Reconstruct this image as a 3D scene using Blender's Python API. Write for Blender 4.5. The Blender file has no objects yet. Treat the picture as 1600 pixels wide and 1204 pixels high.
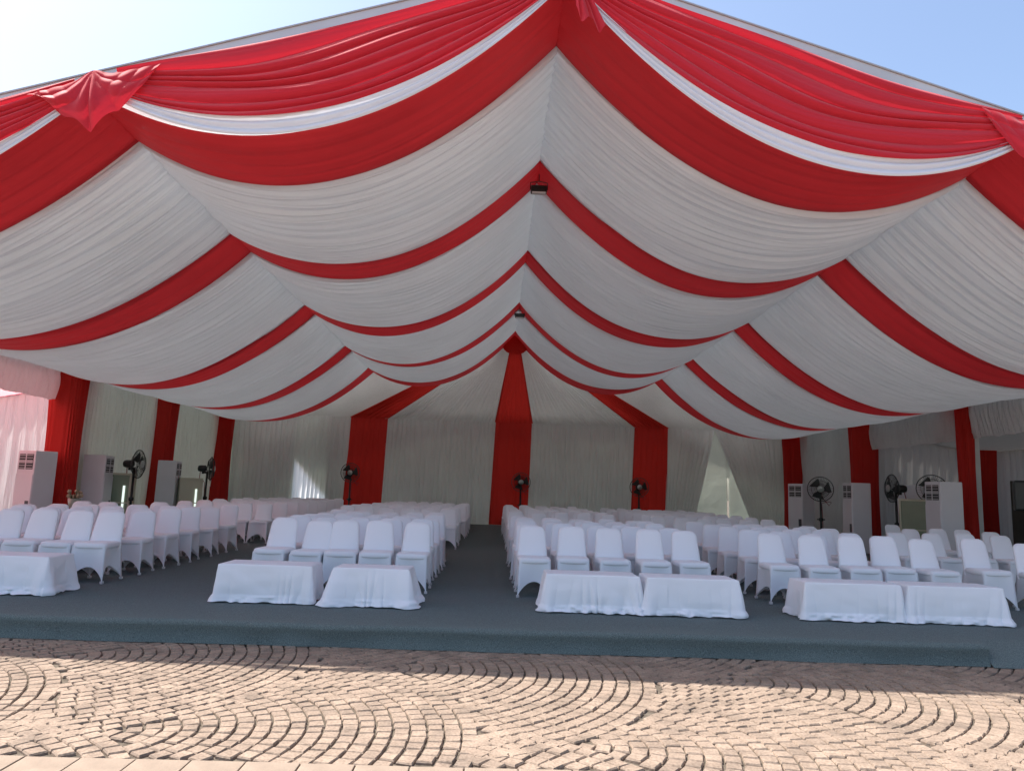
import bpy, bmesh, math, random
import numpy as np
from mathutils import Matrix, Vector
random.seed(7)
rng = np.random.default_rng(11)
S = bpy.context.scene
COL = S.collection

# ------------------------------------------------------------------ camera
cam_d = bpy.data.cameras.new('camera'); cam = bpy.data.objects.new('camera', cam_d); COL.objects.link(cam)
cam_d.sensor_width = 36.0; cam_d.lens = 36.0 * 1155 / 1600; cam_d.clip_start = 0.1; cam_d.clip_end = 4000
Yc = Vector((-30, -163, -1155)).normalized()
Xc = Vector((1, -0.037, 0)); Xc.z = -(Xc.x * Yc.x + Xc.y * Yc.y) / Yc.z; Xc.normalize()
Zc = Xc.cross(Yc)
m = Matrix((Xc, Yc, Zc)).to_4x4(); m.translation = (0, 0, 1.59)
cam.matrix_world = m
S.camera = cam
# ------------------------------------------------------------------ sky, sun, exposure
SUN = Vector((-0.53, 0.166, 1.0)).normalized()          # towards the sun: high, left and a little behind the tent
W = bpy.data.worlds.new('World'); S.world = W; W.use_nodes = True
nt = W.node_tree; bg = nt.nodes['Background']
sky = nt.nodes.new('ShaderNodeTexSky'); sky.sky_type = 'NISHITA'; sky.sun_disc = False
sky.sun_elevation = math.asin(SUN.z); sky.sun_rotation = math.atan2(SUN.x, SUN.y)
sky.air_density = 1.0; sky.dust_density = 2.6; sky.ozone_density = 1.0; sky.altitude = 20
nt.links.new(sky.outputs[0], bg.inputs[0]); bg.inputs[1].default_value = 0.088
sl = bpy.data.lights.new('sun', 'SUN'); sl.energy = 3.2; sl.angle = math.radians(0.6); sl.color = (1.0, 0.95, 0.89)
so = bpy.data.objects.new('sun', sl); COL.objects.link(so)
so.rotation_euler = (-SUN).to_track_quat('-Z', 'Y').to_euler(); so.location = (-20, 10, 40)
S.view_settings.view_transform = 'Standard'; S.view_settings.look = 'None'
S.view_settings.exposure = 1.68; S.view_settings.gamma = 1.0; S.view_settings.use_curve_mapping = False
S.cycles.max_bounces = 10; S.cycles.diffuse_bounces = 6; S.cycles.transmission_bounces = 8; S.cycles.use_denoising = True
S.cycles.sample_clamp_indirect = 6.0

# ------------------------------------------------------------------ helpers
def vn(x, y, seed=0):
    """smooth value noise, 0..1, on numpy arrays"""
    x = np.asarray(x, float); y = np.asarray(y, float)
    xi = np.floor(x); yi = np.floor(y); fx = x - xi; fy = y - yi
    fx = fx * fx * (3 - 2 * fx); fy = fy * fy * (3 - 2 * fy)
    def h(a, b):
        n = np.sin(a * 127.1 + b * 311.7 + seed * 74.7) * 43758.5453
        return n - np.floor(n)
    return (h(xi, yi) * (1 - fx) + h(xi + 1, yi) * fx) * (1 - fy) + (h(xi, yi + 1) * (1 - fx) + h(xi + 1, yi + 1) * fx) * fy

def pleat(t, u, lam, seed=0):
    """gathered cloth: rounded bulges between sharp creases, 0..1; t metres across the folds, u 0..1 along them"""
    q = t / lam
    ph = q + 1.1 * vn(q * 0.35, u * 1.3, seed) + 0.30 * vn(q * 0.9, u * 2, seed + 3)
    a = np.abs(np.sin(math.pi * ph)) ** 0.65 * (0.35 + 0.65 * vn(q * 0.55, u * 1.0, seed + 5))
    ph2 = q * 2.3 + 1.3 * vn(q * 0.8, u * 1.8, seed + 8)
    b = np.abs(np.sin(math.pi * ph2)) ** 0.7 * vn(q * 0.7 + 9, u * 2.4, seed + 6)
    return 0.72 * a + 0.28 * b

def link(o, parent=None):
    COL.objects.link(o)
    if parent is not None: o.parent = parent
    return o

def mesh_obj(name, verts, faces, mat, parent=None, smooth=False):
    me = bpy.data.meshes.new(name); me.from_pydata([tuple(v) for v in verts], [], faces); me.update()
    if smooth: me.polygons.foreach_set('use_smooth', [True] * len(me.polygons))
    me.materials.append(mat)
    return link(bpy.data.objects.new(name, me), parent)

def grid(name, P, mat, parent=None, smooth=True, closed=False):
    """P: (n,m,3) array of points -> one quad sheet; closed wraps the second axis"""
    n, k = P.shape[:2]
    idx = np.arange(n * k).reshape(n, k)
    a = idx[:-1, :-1].ravel(); b = idx[1:, :-1].ravel(); c = idx[1:, 1:].ravel(); d = idx[:-1, 1:].ravel()
    F = np.stack([a, b, c, d], 1)
    if closed:
        F = np.concatenate([F, np.stack([idx[:-1, -1], idx[1:, -1], idx[1:, 0], idx[:-1, 0]], 1)])
    me = bpy.data.meshes.new(name)
    me.vertices.add(n * k); me.vertices.foreach_set('co', P.reshape(-1).astype(np.float32))
    me.loops.add(len(F) * 4); me.loops.foreach_set('vertex_index', F.ravel().astype(np.int32))
    me.polygons.add(len(F)); me.polygons.foreach_set('loop_start', np.arange(0, len(F) * 4, 4, dtype=np.int32))
    me.update(calc_edges=True); me.validate()
    if smooth: me.polygons.foreach_set('use_smooth', [True] * len(me.polygons))
    me.materials.append(mat)
    return link(bpy.data.objects.new(name, me), parent)

class MB:
    def __init__(s): s.v = []; s.f = []
    def box(s, x0, x1, y0, y1, z0, z1, M=None, bev=0.0):
        bm = bmesh.new(); bmesh.ops.create_cube(bm, size=1)
        for v in bm.verts:
            v.co = Vector(((x0 + x1) / 2 + v.co.x * (x1 - x0), (y0 + y1) / 2 + v.co.y * (y1 - y0), (z0 + z1) / 2 + v.co.z * (z1 - z0)))
        if bev: bmesh.ops.bevel(bm, geom=bm.edges[:], offset=bev, segments=2, affect='EDGES', profile=0.6)
        return s.add(bm, M)
    def add(s, bm, M=None):
        o = len(s.v)
        for i, v in enumerate(bm.verts): v.index = i
        for v in bm.verts: s.v.append(tuple(M @ v.co) if M is not None else tuple(v.co))
        for f in bm.faces: s.f.append([o + v.index for v in f.verts])
        bm.free(); return s
    def tube(s, pts, r, n=8):
        pts = [Vector(p) for p in pts]; o = len(s.v); prev = None
        for i, p in enumerate(pts):
            t = (pts[min(i + 1, len(pts) - 1)] - pts[max(i - 1, 0)]).normalized()
            ref = Vector((0, 0, 1)) if abs(t.z) < 0.95 else Vector((1, 0, 0))
            if prev is not None: ref = prev
            a = t.cross(ref).normalized(); b = a.cross(t).normalized(); prev = b
            rr = r[i] if isinstance(r, (list, tuple)) else r
            for k in range(n):
                an = 2 * math.pi * k / n; s.v.append(tuple(p + a * math.cos(an) * rr + b * math.sin(an) * rr))
        for i in range(len(pts) - 1):
            for k in range(n):
                s.f.append([o + i * n + k, o + i * n + (k + 1) % n, o + (i + 1) * n + (k + 1) % n, o + (i + 1) * n + k])
        s.f.append([o + k for k in range(n)][::-1]); s.f.append([o + (len(pts) - 1) * n + k for k in range(n)])
        return s
    def lathe(s, prof, n=24, M=None):
        o = len(s.v)
        for r, z in prof:
            for k in range(n):
                a = 2 * math.pi * k / n; p = Vector((r * math.cos(a), r * math.sin(a), z)); s.v.append(tuple(M @ p) if M is not None else tuple(p))
        for i in range(len(prof) - 1):
            for k in range(n): s.f.append([o + i * n + k, o + i * n + (k + 1) % n, o + (i + 1) * n + (k + 1) % n, o + (i + 1) * n + k])
        s.f.append([o + k for k in range(n)][::-1]); s.f.append([o + (len(prof) - 1) * n + k for k in range(n)])
        return s
    def build(s, name, mat, parent=None, smooth=False): return mesh_obj(name, s.v, s.f, mat, parent, smooth)

def tag(o, label=None, cat=None, group=None, kind=None):
    if label: o['label'] = label
    if cat: o['category'] = cat
    if group: o['group'] = group
    if kind: o['kind'] = kind
    return o
def empty(name, loc, rz=0.0):
    o = bpy.data.objects.new(name, None); o.location = loc; o.rotation_euler = (0, 0, rz); o.empty_display_size = 0.2
    return link(o)
def copy_tree(o, parent=None):
    c = o.copy(); COL.objects.link(c)
    if parent is not None: c.parent = parent
    for ch in list(o.children): copy_tree(ch, c)
    return c

# ------------------------------------------------------------------ materials
def mat(name, col, rough=0.7, spec=0.3, metal=0.0, noise=None, bump=None, transl=0.0, sheen=0.0, tcol=None):
    """noise = (scale, amount[, (sx,sy,sz)]) colour mottling; bump = (scale, strength, dist[, (sx,sy,sz)])"""
    M = bpy.data.materials.new(name); M.use_nodes = True; n = M.node_tree; p = n.nodes['Principled BSDF']; out = n.nodes['Material Output']
    p.inputs['Base Color'].default_value = (*col, 1); p.inputs['Roughness'].default_value = rough
    p.inputs['Specular IOR Level'].default_value = spec; p.inputs['Metallic'].default_value = metal
    if sheen: p.inputs['Sheen Weight'].default_value = sheen
    tc = n.nodes.new('ShaderNodeTexCoord')
    def vec(sc):
        mp = n.nodes.new('ShaderNodeMapping'); mp.inputs['Scale'].default_value = sc
        n.links.new(tc.outputs['Object'], mp.inputs[0]); return mp.outputs[0]
    colout = None
    if noise:
        t = n.nodes.new('ShaderNodeTexNoise'); t.inputs['Scale'].default_value = noise[0]; t.inputs['Detail'].default_value = 5
        n.links.new(vec(noise[2] if len(noise) > 2 else (1, 1, 1)), t.inputs['Vector'])
        r = n.nodes.new('ShaderNodeValToRGB'); r.color_ramp.elements[0].position = 0.3; r.color_ramp.elements[1].position = 0.7
        a = noise[1]
        r.color_ramp.elements[0].color = (*[c * (1 - a) for c in col], 1); r.color_ramp.elements[1].color = (*[min(1, c * (1 + a)) for c in col], 1)
        n.links.new(t.outputs['Fac'], r.inputs[0]); n.links.new(r.outputs[0], p.inputs['Base Color']); colout = r.outputs[0]
    nrm = None
    if bump:
        t = n.nodes.new('ShaderNodeTexNoise'); t.inputs['Scale'].default_value = bump[0]; t.inputs['Detail'].default_value = 4
        n.links.new(vec(bump[3] if len(bump) > 3 else (1, 1, 1)), t.inputs['Vector'])
        b = n.nodes.new('ShaderNodeBump'); b.inputs['Strength'].default_value = bump[1]; b.inputs['Distance'].default_value = bump[2]
        n.links.new(t.outputs['Fac'], b.inputs['Height']); n.links.new(b.outputs[0], p.inputs['Normal']); nrm = b.outputs[0]
    if transl:
        tr = n.nodes.new('ShaderNodeBsdfTranslucent'); tr.inputs[0].default_value = (*(tcol or col), 1)
        if colout is not None and tcol is None: n.links.new(colout, tr.inputs[0])
        if nrm is not None: n.links.new(nrm, tr.inputs['Normal'])
        mx = n.nodes.new('ShaderNodeMixShader'); mx.inputs[0].default_value = transl
        n.links.new(p.outputs[0], mx.inputs[1]); n.links.new(tr.outputs[0], mx.inputs[2]); n.links.new(mx.outputs[0], out.inputs[0])
    return M

M = {}
M['ceil_white'] = mat('ceiling_white_cloth', (0.69, 0.725, 0.765), 0.75, 0.15, bump=(3.0, 0.7, 0.045, (0.10, 9, 0.10)), transl=0.30, noise=(0.5, 0.05))
M['ceil_red'] = mat('ceiling_red_cloth', (0.58, 0.032, 0.040), 0.6, 0.2, bump=(3.0, 0.35, 0.02, (0.10, 7, 0.10)), transl=0.30, noise=(0.6, 0.08))
M['front_red'] = mat('front_red_satin', (0.58, 0.022, 0.042), 0.62, 0.2, bump=(14, 0.12, 0.01), transl=0.22, sheen=0.2)
M['trim_white'] = mat('front_white_satin', (0.76, 0.80, 0.88), 0.45, 0.3, bump=(14, 0.1, 0.01), transl=0.15)
M['wall_white'] = mat('wall_white_cloth', (0.69, 0.70, 0.70), 0.8, 0.12, bump=(3.0, 0.8, 0.05, (9, 9, 0.3)), transl=0.30, noise=(0.6, 0.06))
M['wall_red'] = mat('wall_red_cloth', (0.60, 0.034, 0.026), 0.65, 0.2, bump=(3.0, 0.4, 0.02, (8, 8, 0.3)), transl=0.38)
M['annex_red'] = mat('annex_red_cloth', (0.62, 0.06, 0.06), 0.7, 0.15, transl=0.6, tcol=(0.85, 0.34, 0.36))
M['wall_brightened'] = mat('wall_brightened_cloth', (0.78, 0.78, 0.78), 0.8, 0.1, bump=(3.0, 0.6, 0.04, (9, 9, 0.3)), transl=0.72)  # copy of the wall cloth, more translucent to brighten the sunlit patch
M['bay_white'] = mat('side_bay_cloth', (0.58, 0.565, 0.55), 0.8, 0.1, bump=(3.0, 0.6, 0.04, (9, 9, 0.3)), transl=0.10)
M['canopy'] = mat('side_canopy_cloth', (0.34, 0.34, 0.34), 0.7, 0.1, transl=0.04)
M['roof'] = mat('roof_white_tarpaulin', (0.78, 0.78, 0.77), 0.5, 0.35, transl=0.50, noise=(0.4, 0.05))
M['tarp'] = mat('wall_tarpaulin', (0.62, 0.64, 0.58), 0.45, 0.4, transl=0.60, noise=(0.7, 0.08), bump=(2.2, 0.5, 0.08))
M['alu'] = mat('beam_aluminium', (0.58, 0.60, 0.60), 0.45, 0.4, 0.25, noise=(1.6, 0.08))
M['rail'] = mat('beam_keder_rail', (0.40, 0.42, 0.43), 0.5, 0.4, 0.2)
M['carpet'] = mat('carpet_grey', (0.135, 0.172, 0.168), 0.95, 0.05, noise=(130, 0.45), bump=(260, 0.9, 0.01), sheen=0.06)
M['chair'] = mat('chair_white_spandex', (0.83, 0.85, 0.88), 0.6, 0.25, bump=(9, 0.12, 0.01), sheen=0.25, transl=0.05)
M['cloth'] = mat('table_white_cloth', (0.84, 0.86, 0.89), 0.65, 0.25, bump=(22, 0.18, 0.006), sheen=0.15, transl=0.06)
M['foot'] = mat('chair_foot', (0.55, 0.55, 0.55), 0.5)
M['wood'] = mat('table_wood', (0.35, 0.24, 0.15), 0.5, noise=(6, 0.2))
M['ac'] = mat('unit_white_plastic', (0.66, 0.67, 0.69), 0.4, 0.4, noise=(2, 0.03))
M['ac_dark'] = mat('unit_dark_vent', (0.03, 0.034, 0.034), 0.5)
M['ac_sticker'] = mat('unit_sticker', (0.06, 0.065, 0.075), 0.4)
M['black'] = mat('black_metal', (0.010, 0.014, 0.013), 0.4, 0.5)
M['steel'] = mat('hub_steel', (0.45, 0.48, 0.46), 0.3, 0.5, 0.6)
M['blade'] = mat('fan_blade', (0.03, 0.036, 0.034), 0.4, 0.5)
M['cab'] = mat('cabinet_cream', (0.50, 0.49, 0.37), 0.55, noise=(3, 0.05))
M['cab_green'] = mat('cabinet_green', (0.20, 0.25, 0.17), 0.35, 0.5, noise=(3, 0.08))
M['brown'] = mat('brown_cabinet', (0.045, 0.038, 0.030), 0.6, noise=(8, 0.2))
M['cable'] = mat('cable_red', (0.22, 0.03, 0.04), 0.5)
M['petal'] = mat('flower_petal', (0.45, 0.36, 0.24), 0.6, transl=0.2)
M['leaf'] = mat('flower_leaf', (0.07, 0.10, 0.03), 0.6, transl=0.2)
M['vase'] = mat('vase_glass', (0.30, 0.32, 0.26), 0.15, 0.5)
M['lens'] = mat('lamp_glass', (0.62, 0.66, 0.66), 0.15, 0.6)
tube = mat('glowing_strip', (0.9, 0.9, 0.9)); tube.node_tree.nodes['Principled BSDF'].inputs['Emission Color'].default_value = (0.85, 1, 0.92, 1)
tube.node_tree.nodes['Principled BSDF'].inputs['Emission Strength'].default_value = 0.30; M['tube'] = tube  # white strip with weak emission on the cabinet fronts

def stone_mat():
    Mt = bpy.data.materials.new('cobble_stone'); Mt.use_nodes = True; n = Mt.node_tree; p = n.nodes['Principled BSDF']
    p.inputs['Roughness'].default_value = 0.85; p.inputs['Specular IOR Level'].default_value = 0.2
    g = n.nodes.new('ShaderNodeNewGeometry')
    def nz(sc, d):
        t = n.nodes.new('ShaderNodeTexNoise'); t.inputs['Scale'].default_value = sc; t.inputs['Detail'].default_value = d
        n.links.new(g.outputs['Position'], t.inputs['Vector']); return t.outputs['Fac']
    v = n.nodes.new('ShaderNodeTexVoronoi'); v.inputs['Scale'].default_value = 7.0; n.links.new(g.outputs['Position'], v.inputs['Vector'])
    r = n.nodes.new('ShaderNodeValToRGB'); e = r.color_ramp.elements
    e[0].position = 0.25; e[0].color = (0.220, 0.172, 0.136, 1); e[1].position = 0.75; e[1].color = (0.375, 0.290, 0.225, 1)
    mid = e.new(0.5); mid.color = (0.310, 0.238, 0.184, 1)
    n.links.new(nz(4.2, 3), r.inputs[0])
    hs = n.nodes.new('ShaderNodeMix'); hs.data_type = 'RGBA'; hs.blend_type = 'MULTIPLY'; hs.inputs[0].default_value = 0.5
    bw = n.nodes.new('ShaderNodeRGBToBW'); n.links.new(v.outputs['Color'], bw.inputs[0])
    cr = n.nodes.new('ShaderNodeValToRGB'); cr.color_ramp.elements[0].color = (0.55, 0.55, 0.55, 1); n.links.new(bw.outputs[0], cr.inputs[0])
    n.links.new(r.outputs[0], hs.inputs[6]); n.links.new(cr.outputs[0], hs.inputs[7])
    sp = n.nodes.new('ShaderNodeMix'); sp.data_type = 'RGBA'; sp.blend_type = 'MULTIPLY'; sp.inputs[0].default_value = 0.7
    r2 = n.nodes.new('ShaderNodeValToRGB'); r2.color_ramp.elements[0].position = 0.35; r2.color_ramp.elements[0].color = (0.6, 0.58, 0.55, 1); r2.color_ramp.elements[1].position = 0.6
    n.links.new(nz(55, 4), r2.inputs[0]); n.links.new(hs.outputs[2], sp.inputs[6]); n.links.new(r2.outputs[0], sp.inputs[7])
    n.links.new(sp.outputs[2], p.inputs['Base Color'])
    b = n.nodes.new('ShaderNodeBump'); b.inputs['Strength'].default_value = 0.6; b.inputs['Distance'].default_value = 0.008
    n.links.new(nz(38, 5), b.inputs['Height']); n.links.new(b.outputs[0], p.inputs['Normal'])
    return Mt
M['stone'] = stone_mat()
M['sand'] = mat('joint_sand', (0.11, 0.092, 0.073), 0.95, 0.1, noise=(18, 0.35), bump=(60, 0.8, 0.01))
M['slab'] = mat('concrete_slab', (0.255, 0.200, 0.155), 0.85, 0.2, noise=(5, 0.14), bump=(70, 0.5, 0.006))

# ------------------------------------------------------------------ dimensions
XR, ZR = 0.64, 7.60                                  # ridge
HW = 11.12; XE = {-1: XR - HW, 1: XR + HW}; ZE = 4.15  # eaves
XP = {-1: XR - 5.45, 1: XR + 5.55}; ZP = 5.97         # purlins, half way down the slopes
YF = 7.95                                             # front truss
YW, ZW = 29.9, 4.32                                   # back wall and its height
FL = 0.22                                             # stage level
BANDS = [(8.0, 9.36), (12.7, 13.9), (17.85, 19.0), (23.0, 24.1), (27.3, 28.6)]

# ------------------------------------------------------------------ ground
g = mesh_obj('ground', [(-400, -400, -0.021), (400, -400, -0.021), (400, 400, -0.021), (-400, 400, -0.021)], [[0, 1, 2, 3]], M['sand']); tag(g, kind='structure')
# stage
def stage():
    xs = np.linspace(-22, 5.06, 340); prof = []
    R = 0.055
    for t in np.linspace(0, 1, 9): prof.append((0.012 * math.sin(t * 3.1), 0.0 + t * (FL - R)))
    for a in np.linspace(10, 90, 7): prof.append((R - R * math.cos(math.radians(a)), FL - R + R * math.sin(math.radians(a))))
    prof += [(0.3, FL), (1.2, FL), (24.0, FL)]
    P = np.zeros((len(prof), len(xs), 3))
    for i, (dy, z) in enumerate(prof):
        w = max(0, 1 - dy / 0.28)
        wav = (0.05 * (vn(xs * 0.9, xs * 0 + 1, 4) - 0.5) + 0.03 * (vn(xs * 3.1, xs * 0 + z * 6, 5) - 0.5)) * w
        P[i, :, 0] = xs; P[i, :, 1] = 7.62 + dy + wav * (1 - 0.5 * z / FL)
        P[i, :, 2] = z + (0.012 * (vn(xs * 1.4, xs * 0, 9) - 0.5)) * w * (z / FL) + (0.003 if z == 0 else 0)
    o = grid('stage_floor', P[:, ::-1], M['carpet']); tag(o, kind='structure')
    # slanted carpet skirt at the right-hand end
    xs = np.linspace(5.06, 22, 60); pr = [(0.0, 0.003), (0.10, 0.075), (0.26, 0.17), (0.36, FL - 0.01), (0.44, FL), (24.0, FL)]
    P = np.zeros((len(pr), len(xs), 3))
    for i, (dy, z) in enumerate(pr):
        P[i, :, 0] = xs; P[i, :, 1] = 7.56 + dy + 0.03 * (vn(xs * 1.2, xs * 0 + 2, 3) - 0.5) * (dy < 0.3); P[i, :, 2] = z
    o2 = grid('stage_skirt', P[:, ::-1], M['carpet'], o); o2.name = 'sloped_end'
stage()

# cobbles laid in fans (concentric arcs that start where two neighbouring fans meet)
def cobbles():
    P_, s_, R_ = 3.0, 1.88, math.sqrt(1.5 ** 2 + 1.88 ** 2)
    cen = []
    for j in range(-2, 4):
        for i in range(-5, 6): cen.append((0.57 + 3.0 * i + (1.5 if j % 2 else 0), 5.0 + s_ * j))
    cen.sort()
    stones = []
    step = 0.113
    for ci, (ax, ay) in enumerate(cen):
        left = [c for c in cen if c[0] < ax - 0.01 and abs(c[0] - ax) < 5 and abs(c[1] - ay) < 4.5]
        r = R_ - 0.0565
        while r > 0.03:
            L = 0.118; n = max(2, int(2 * math.pi * r / L)); off = random.random()
            for k in range(n):
                a = -math.pi + 2 * math.pi * (k + off) / n
                x = ax + r * math.cos(a); y = ay + r * math.sin(a)
                if not (-9 < x < 9 and 4.56 < y < 7.75): continue
                if any((x - c[0]) ** 2 + (y - c[1]) ** 2 < (R_ + 0.0) ** 2 for c in left): continue
                if x < ax - 1.2: continue
                stones.append((x, y, a, step * random.uniform(0.85, 0.92), 2 * math.pi * r / n * random.uniform(0.85, 0.92), random.uniform(-0.0035, 0.0035), random.uniform(-0.016, 0.016)))
            r -= step
    def tmpl(k):
        rr = random.Random(k); top = []; mid = []; bot = []
        for sx, sy in ((-1, -1), (1, -1), (1, 1), (-1, 1)):
            jx = sx * 0.5 + rr.uniform(-0.055, 0.055); jy = sy * 0.5 + rr.uniform(-0.055, 0.055)
            bot.append((jx, jy, -0.05)); mid.append((jx, jy, -0.010)); top.append((jx * 0.88, jy * 0.88, rr.uniform(-0.002, 0.002)))
        F = []
        for q in range(4): F += [[q, (q + 1) % 4, 4 + (q + 1) % 4, 4 + q], [4 + q, 4 + (q + 1) % 4, 8 + (q + 1) % 4, 8 + q]]
        return bot + mid + top, F + [[8, 9, 10, 11]]
    T = [tmpl(k) for k in range(10)]
    pav = tag(bpy.data.objects.new('cobbled_pavement', None), kind='structure'); link(pav)
    def key(st):
        vis = abs(st[0] + 0.02 * st[1]) < st[1] * 0.68
        return (0 if vis else 1, st[1])
    stones.sort(key=key)
    meshes = []
    for v, F in T:
        me = bpy.data.meshes.new('cobble'); me.from_pydata(v, [], F); me.materials.append(M['stone']); meshes.append(me)
    for i, (x, y, a, w, l, h, tl) in enumerate(stones[:300]):
        o = bpy.data.objects.new('cobble', meshes[i % 10]); o.location = (x, y, h); o.rotation_euler = (tl, tl * 0.7, a); o.scale = (w, l, 1); link(o, pav)
    V = []; FF = []
    for i, (x, y, a, w, l, h, tl) in enumerate(stones[300:]):
        v, F = T[i % 10]; c, s = math.cos(a), math.sin(a); o = len(V)
        for p in v:
            px, py = p[0] * w, p[1] * l; V.append((x + px * c - py * s, y + px * s + py * c, p[2] + h + tl * px))
        FF += [[o + q for q in f] for f in F]
    tag(mesh_obj('cobble_field', V, FF, M['stone'], pav), kind='stuff')
    # kerb row of square concrete slabs in the near left corner, and the paving they belong to
    path = tag(bpy.data.objects.new('slab_path', None), kind='structure'); link(path)
    mb = MB().box(-0.5, 0.5, -0.5, 0.5, -0.05, 0.0); me = None
    for j in range(2):
        for i in range(-15, 30):
            w, d = 0.312, 0.36
            o = bpy.data.objects.new('slab', None) if False else None
            if me is None:
                b = MB().box(-0.152, 0.152, -0.175, 0.175, -0.05, 0.004, bev=0.006); oo = b.build('slab', M['slab'], path); me = oo.data
            else: oo = link(bpy.data.objects.new('slab', me), path)
            oo.location = (i * w + 0.05 + (0.15 if j else 0), 4.36 - j * d, random.uniform(-0.002, 0.002))
    me2 = mesh_obj('plaza_ground', [(-60, -60, -0.016), (60, -60, -0.016), (60, 3.80, -0.016), (-60, 3.80, -0.016)], [[0, 1, 2, 3]], M['slab']); tag(me2, kind='structure')
    for sx in (-1, 1):
        q = mesh_obj('side_paving', [(sx * 9.05, 3.80, -0.016), (sx * 60, 3.80, -0.016), (sx * 60, 60, -0.016), (sx * 9.05, 60, -0.016)], [[0, 1, 2, 3]], M['stone']); tag(q, kind='structure')
cobbles()

# ------------------------------------------------------------------ the tent
tent = tag(empty('marquee_tent', (XR, YF, 0)), 'large white marquee tent with aluminium gable beams, open at the front', 'tent')
def tp(o): o.parent = tent; o.matrix_parent_inverse = Matrix.Translation((-XR, -YF, 0)); return o
def slope_box(name, s, y0, y1, zt, th, mt):
    """a beam along the slope on side s from ridge to eave: top zt at the ridge"""
    xe = XE[s] + s * 0.25; sl = (ZR - ZE) / HW; ze = zt - sl * abs(xe - XR)
    v = []
    for y in (y0, y1): v += [(XR, y, zt - th), (xe, y, ze - th), (xe, y, ze), (XR, y, zt)]
    f = [[0, 1, 2, 3], [7, 6, 5, 4], [0, 4, 5, 1], [1, 5, 6, 2], [2, 6, 7, 3], [3, 7, 4, 0]]
    return tp(mesh_obj(name, v, f, mt))
for s in (-1, 1):
    slope_box('gable_beam', s, YF - 0.06, YF + 0.06, 7.735, 0.30, M['alu'])
    slope_box('keder_rail', s, YF - 0.075, YF + 0.075, 7.755, 0.018, M['rail'])
    slope_box('roof_cover', s, YF + 0.08, 30.4, 7.76, 0.02, M['roof'])
    for y in (YF, 12.9, 18.1, 23.3, 28.4):
        tp(MB().box(XE[s] + s * 0.06, XE[s] + s * 0.22, y - 0.1, y + 0.1, 0.0, ZE + 0.1).build('post', M['alu']))
    tp(MB().box(XE[s] + s * 0.04, XE[s] + s * 0.24, YF + 0.11, 30.2, ZE + 0.12, ZE + 0.24).build('eave_beam', M['alu']))
# outer walls of tarpaulin behind the drapes
def wall_quads(name, quads, mt, th=0.02, axis='y'):
    v = []; f = []
    for q in quads:
        o = len(v)
        for dy in (0, th):
            for (a, z, d) in q: v.append((a, d + dy, z) if axis == 'y' else (d + dy, a, z))
        f += [[o, o + 1, o + 2, o + 3], [o + 7, o + 6, o + 5, o + 4]] + [[o + i, o + 4 + i, o + 4 + (i + 1) % 4, o + (i + 1) % 4] for i in range(4)]
    return tp(mesh_obj(name, v, f, mt))
YB = 29.925
def sp(x0, x1, za0, za1, zb0, zb1): return [(x0, za0, YB), (x1, zb0, YB), (x1, zb1, YB), (x0, za1, YB)]
HX0, HX1, HZ0, HZ1 = -7.95, -6.45, 0.2, 2.55            # opening in the outer wall, its right edge slanting
SX = 9.47                                               # slit in the outer wall behind the parted curtains
quads = [sp(XE[-1] - 0.2, HX0, 0, 4.6, 0, 4.6), sp(HX0, HX1, HZ1, 4.6, 0.9, 4.6), sp(HX0, HX1, 0, HZ0, 0, HZ0),
         sp(HX1, SX - 0.02, 0, 4.6, 0, 4.6), sp(SX - 0.02, SX + 0.06, 2.4, 4.6, 2.36, 4.6), sp(SX - 0.02, SX + 0.06, 0, 0.25, 0, 0.25), sp(SX + 0.06, XE[1] + 0.2, 0, 4.6, 0, 4.6)]
wall_quads('back_wall_tarpaulin', quads, M['tarp'])
v = [(XE[-1] - 0.2, 30.1, 4.6), (XE[1] + 0.2, 30.1, 4.6), (XR, 30.1, 7.7)]
tp(mesh_obj('gable_tarpaulin', v, [[0, 1, 2]], M['tarp']))
wall_quads('side_wall_tarpaulin', [[(18.3, 0, XE[-1] - 0.24), (30.06, 0, XE[-1] - 0.24), (30.06, 4.26, XE[-1] - 0.24), (18.3, 4.26, XE[-1] - 0.24)]], M['tarp'], axis='x')
wall_quads('side_wall_tarpaulin', [[(23.4, 0, XE[1] + 0.28), (30.06, 0, XE[1] + 0.28), (30.06, 4.26, XE[1] + 0.28), (23.4, 4.26, XE[1] + 0.28)]], M['tarp'], axis='x')

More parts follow.
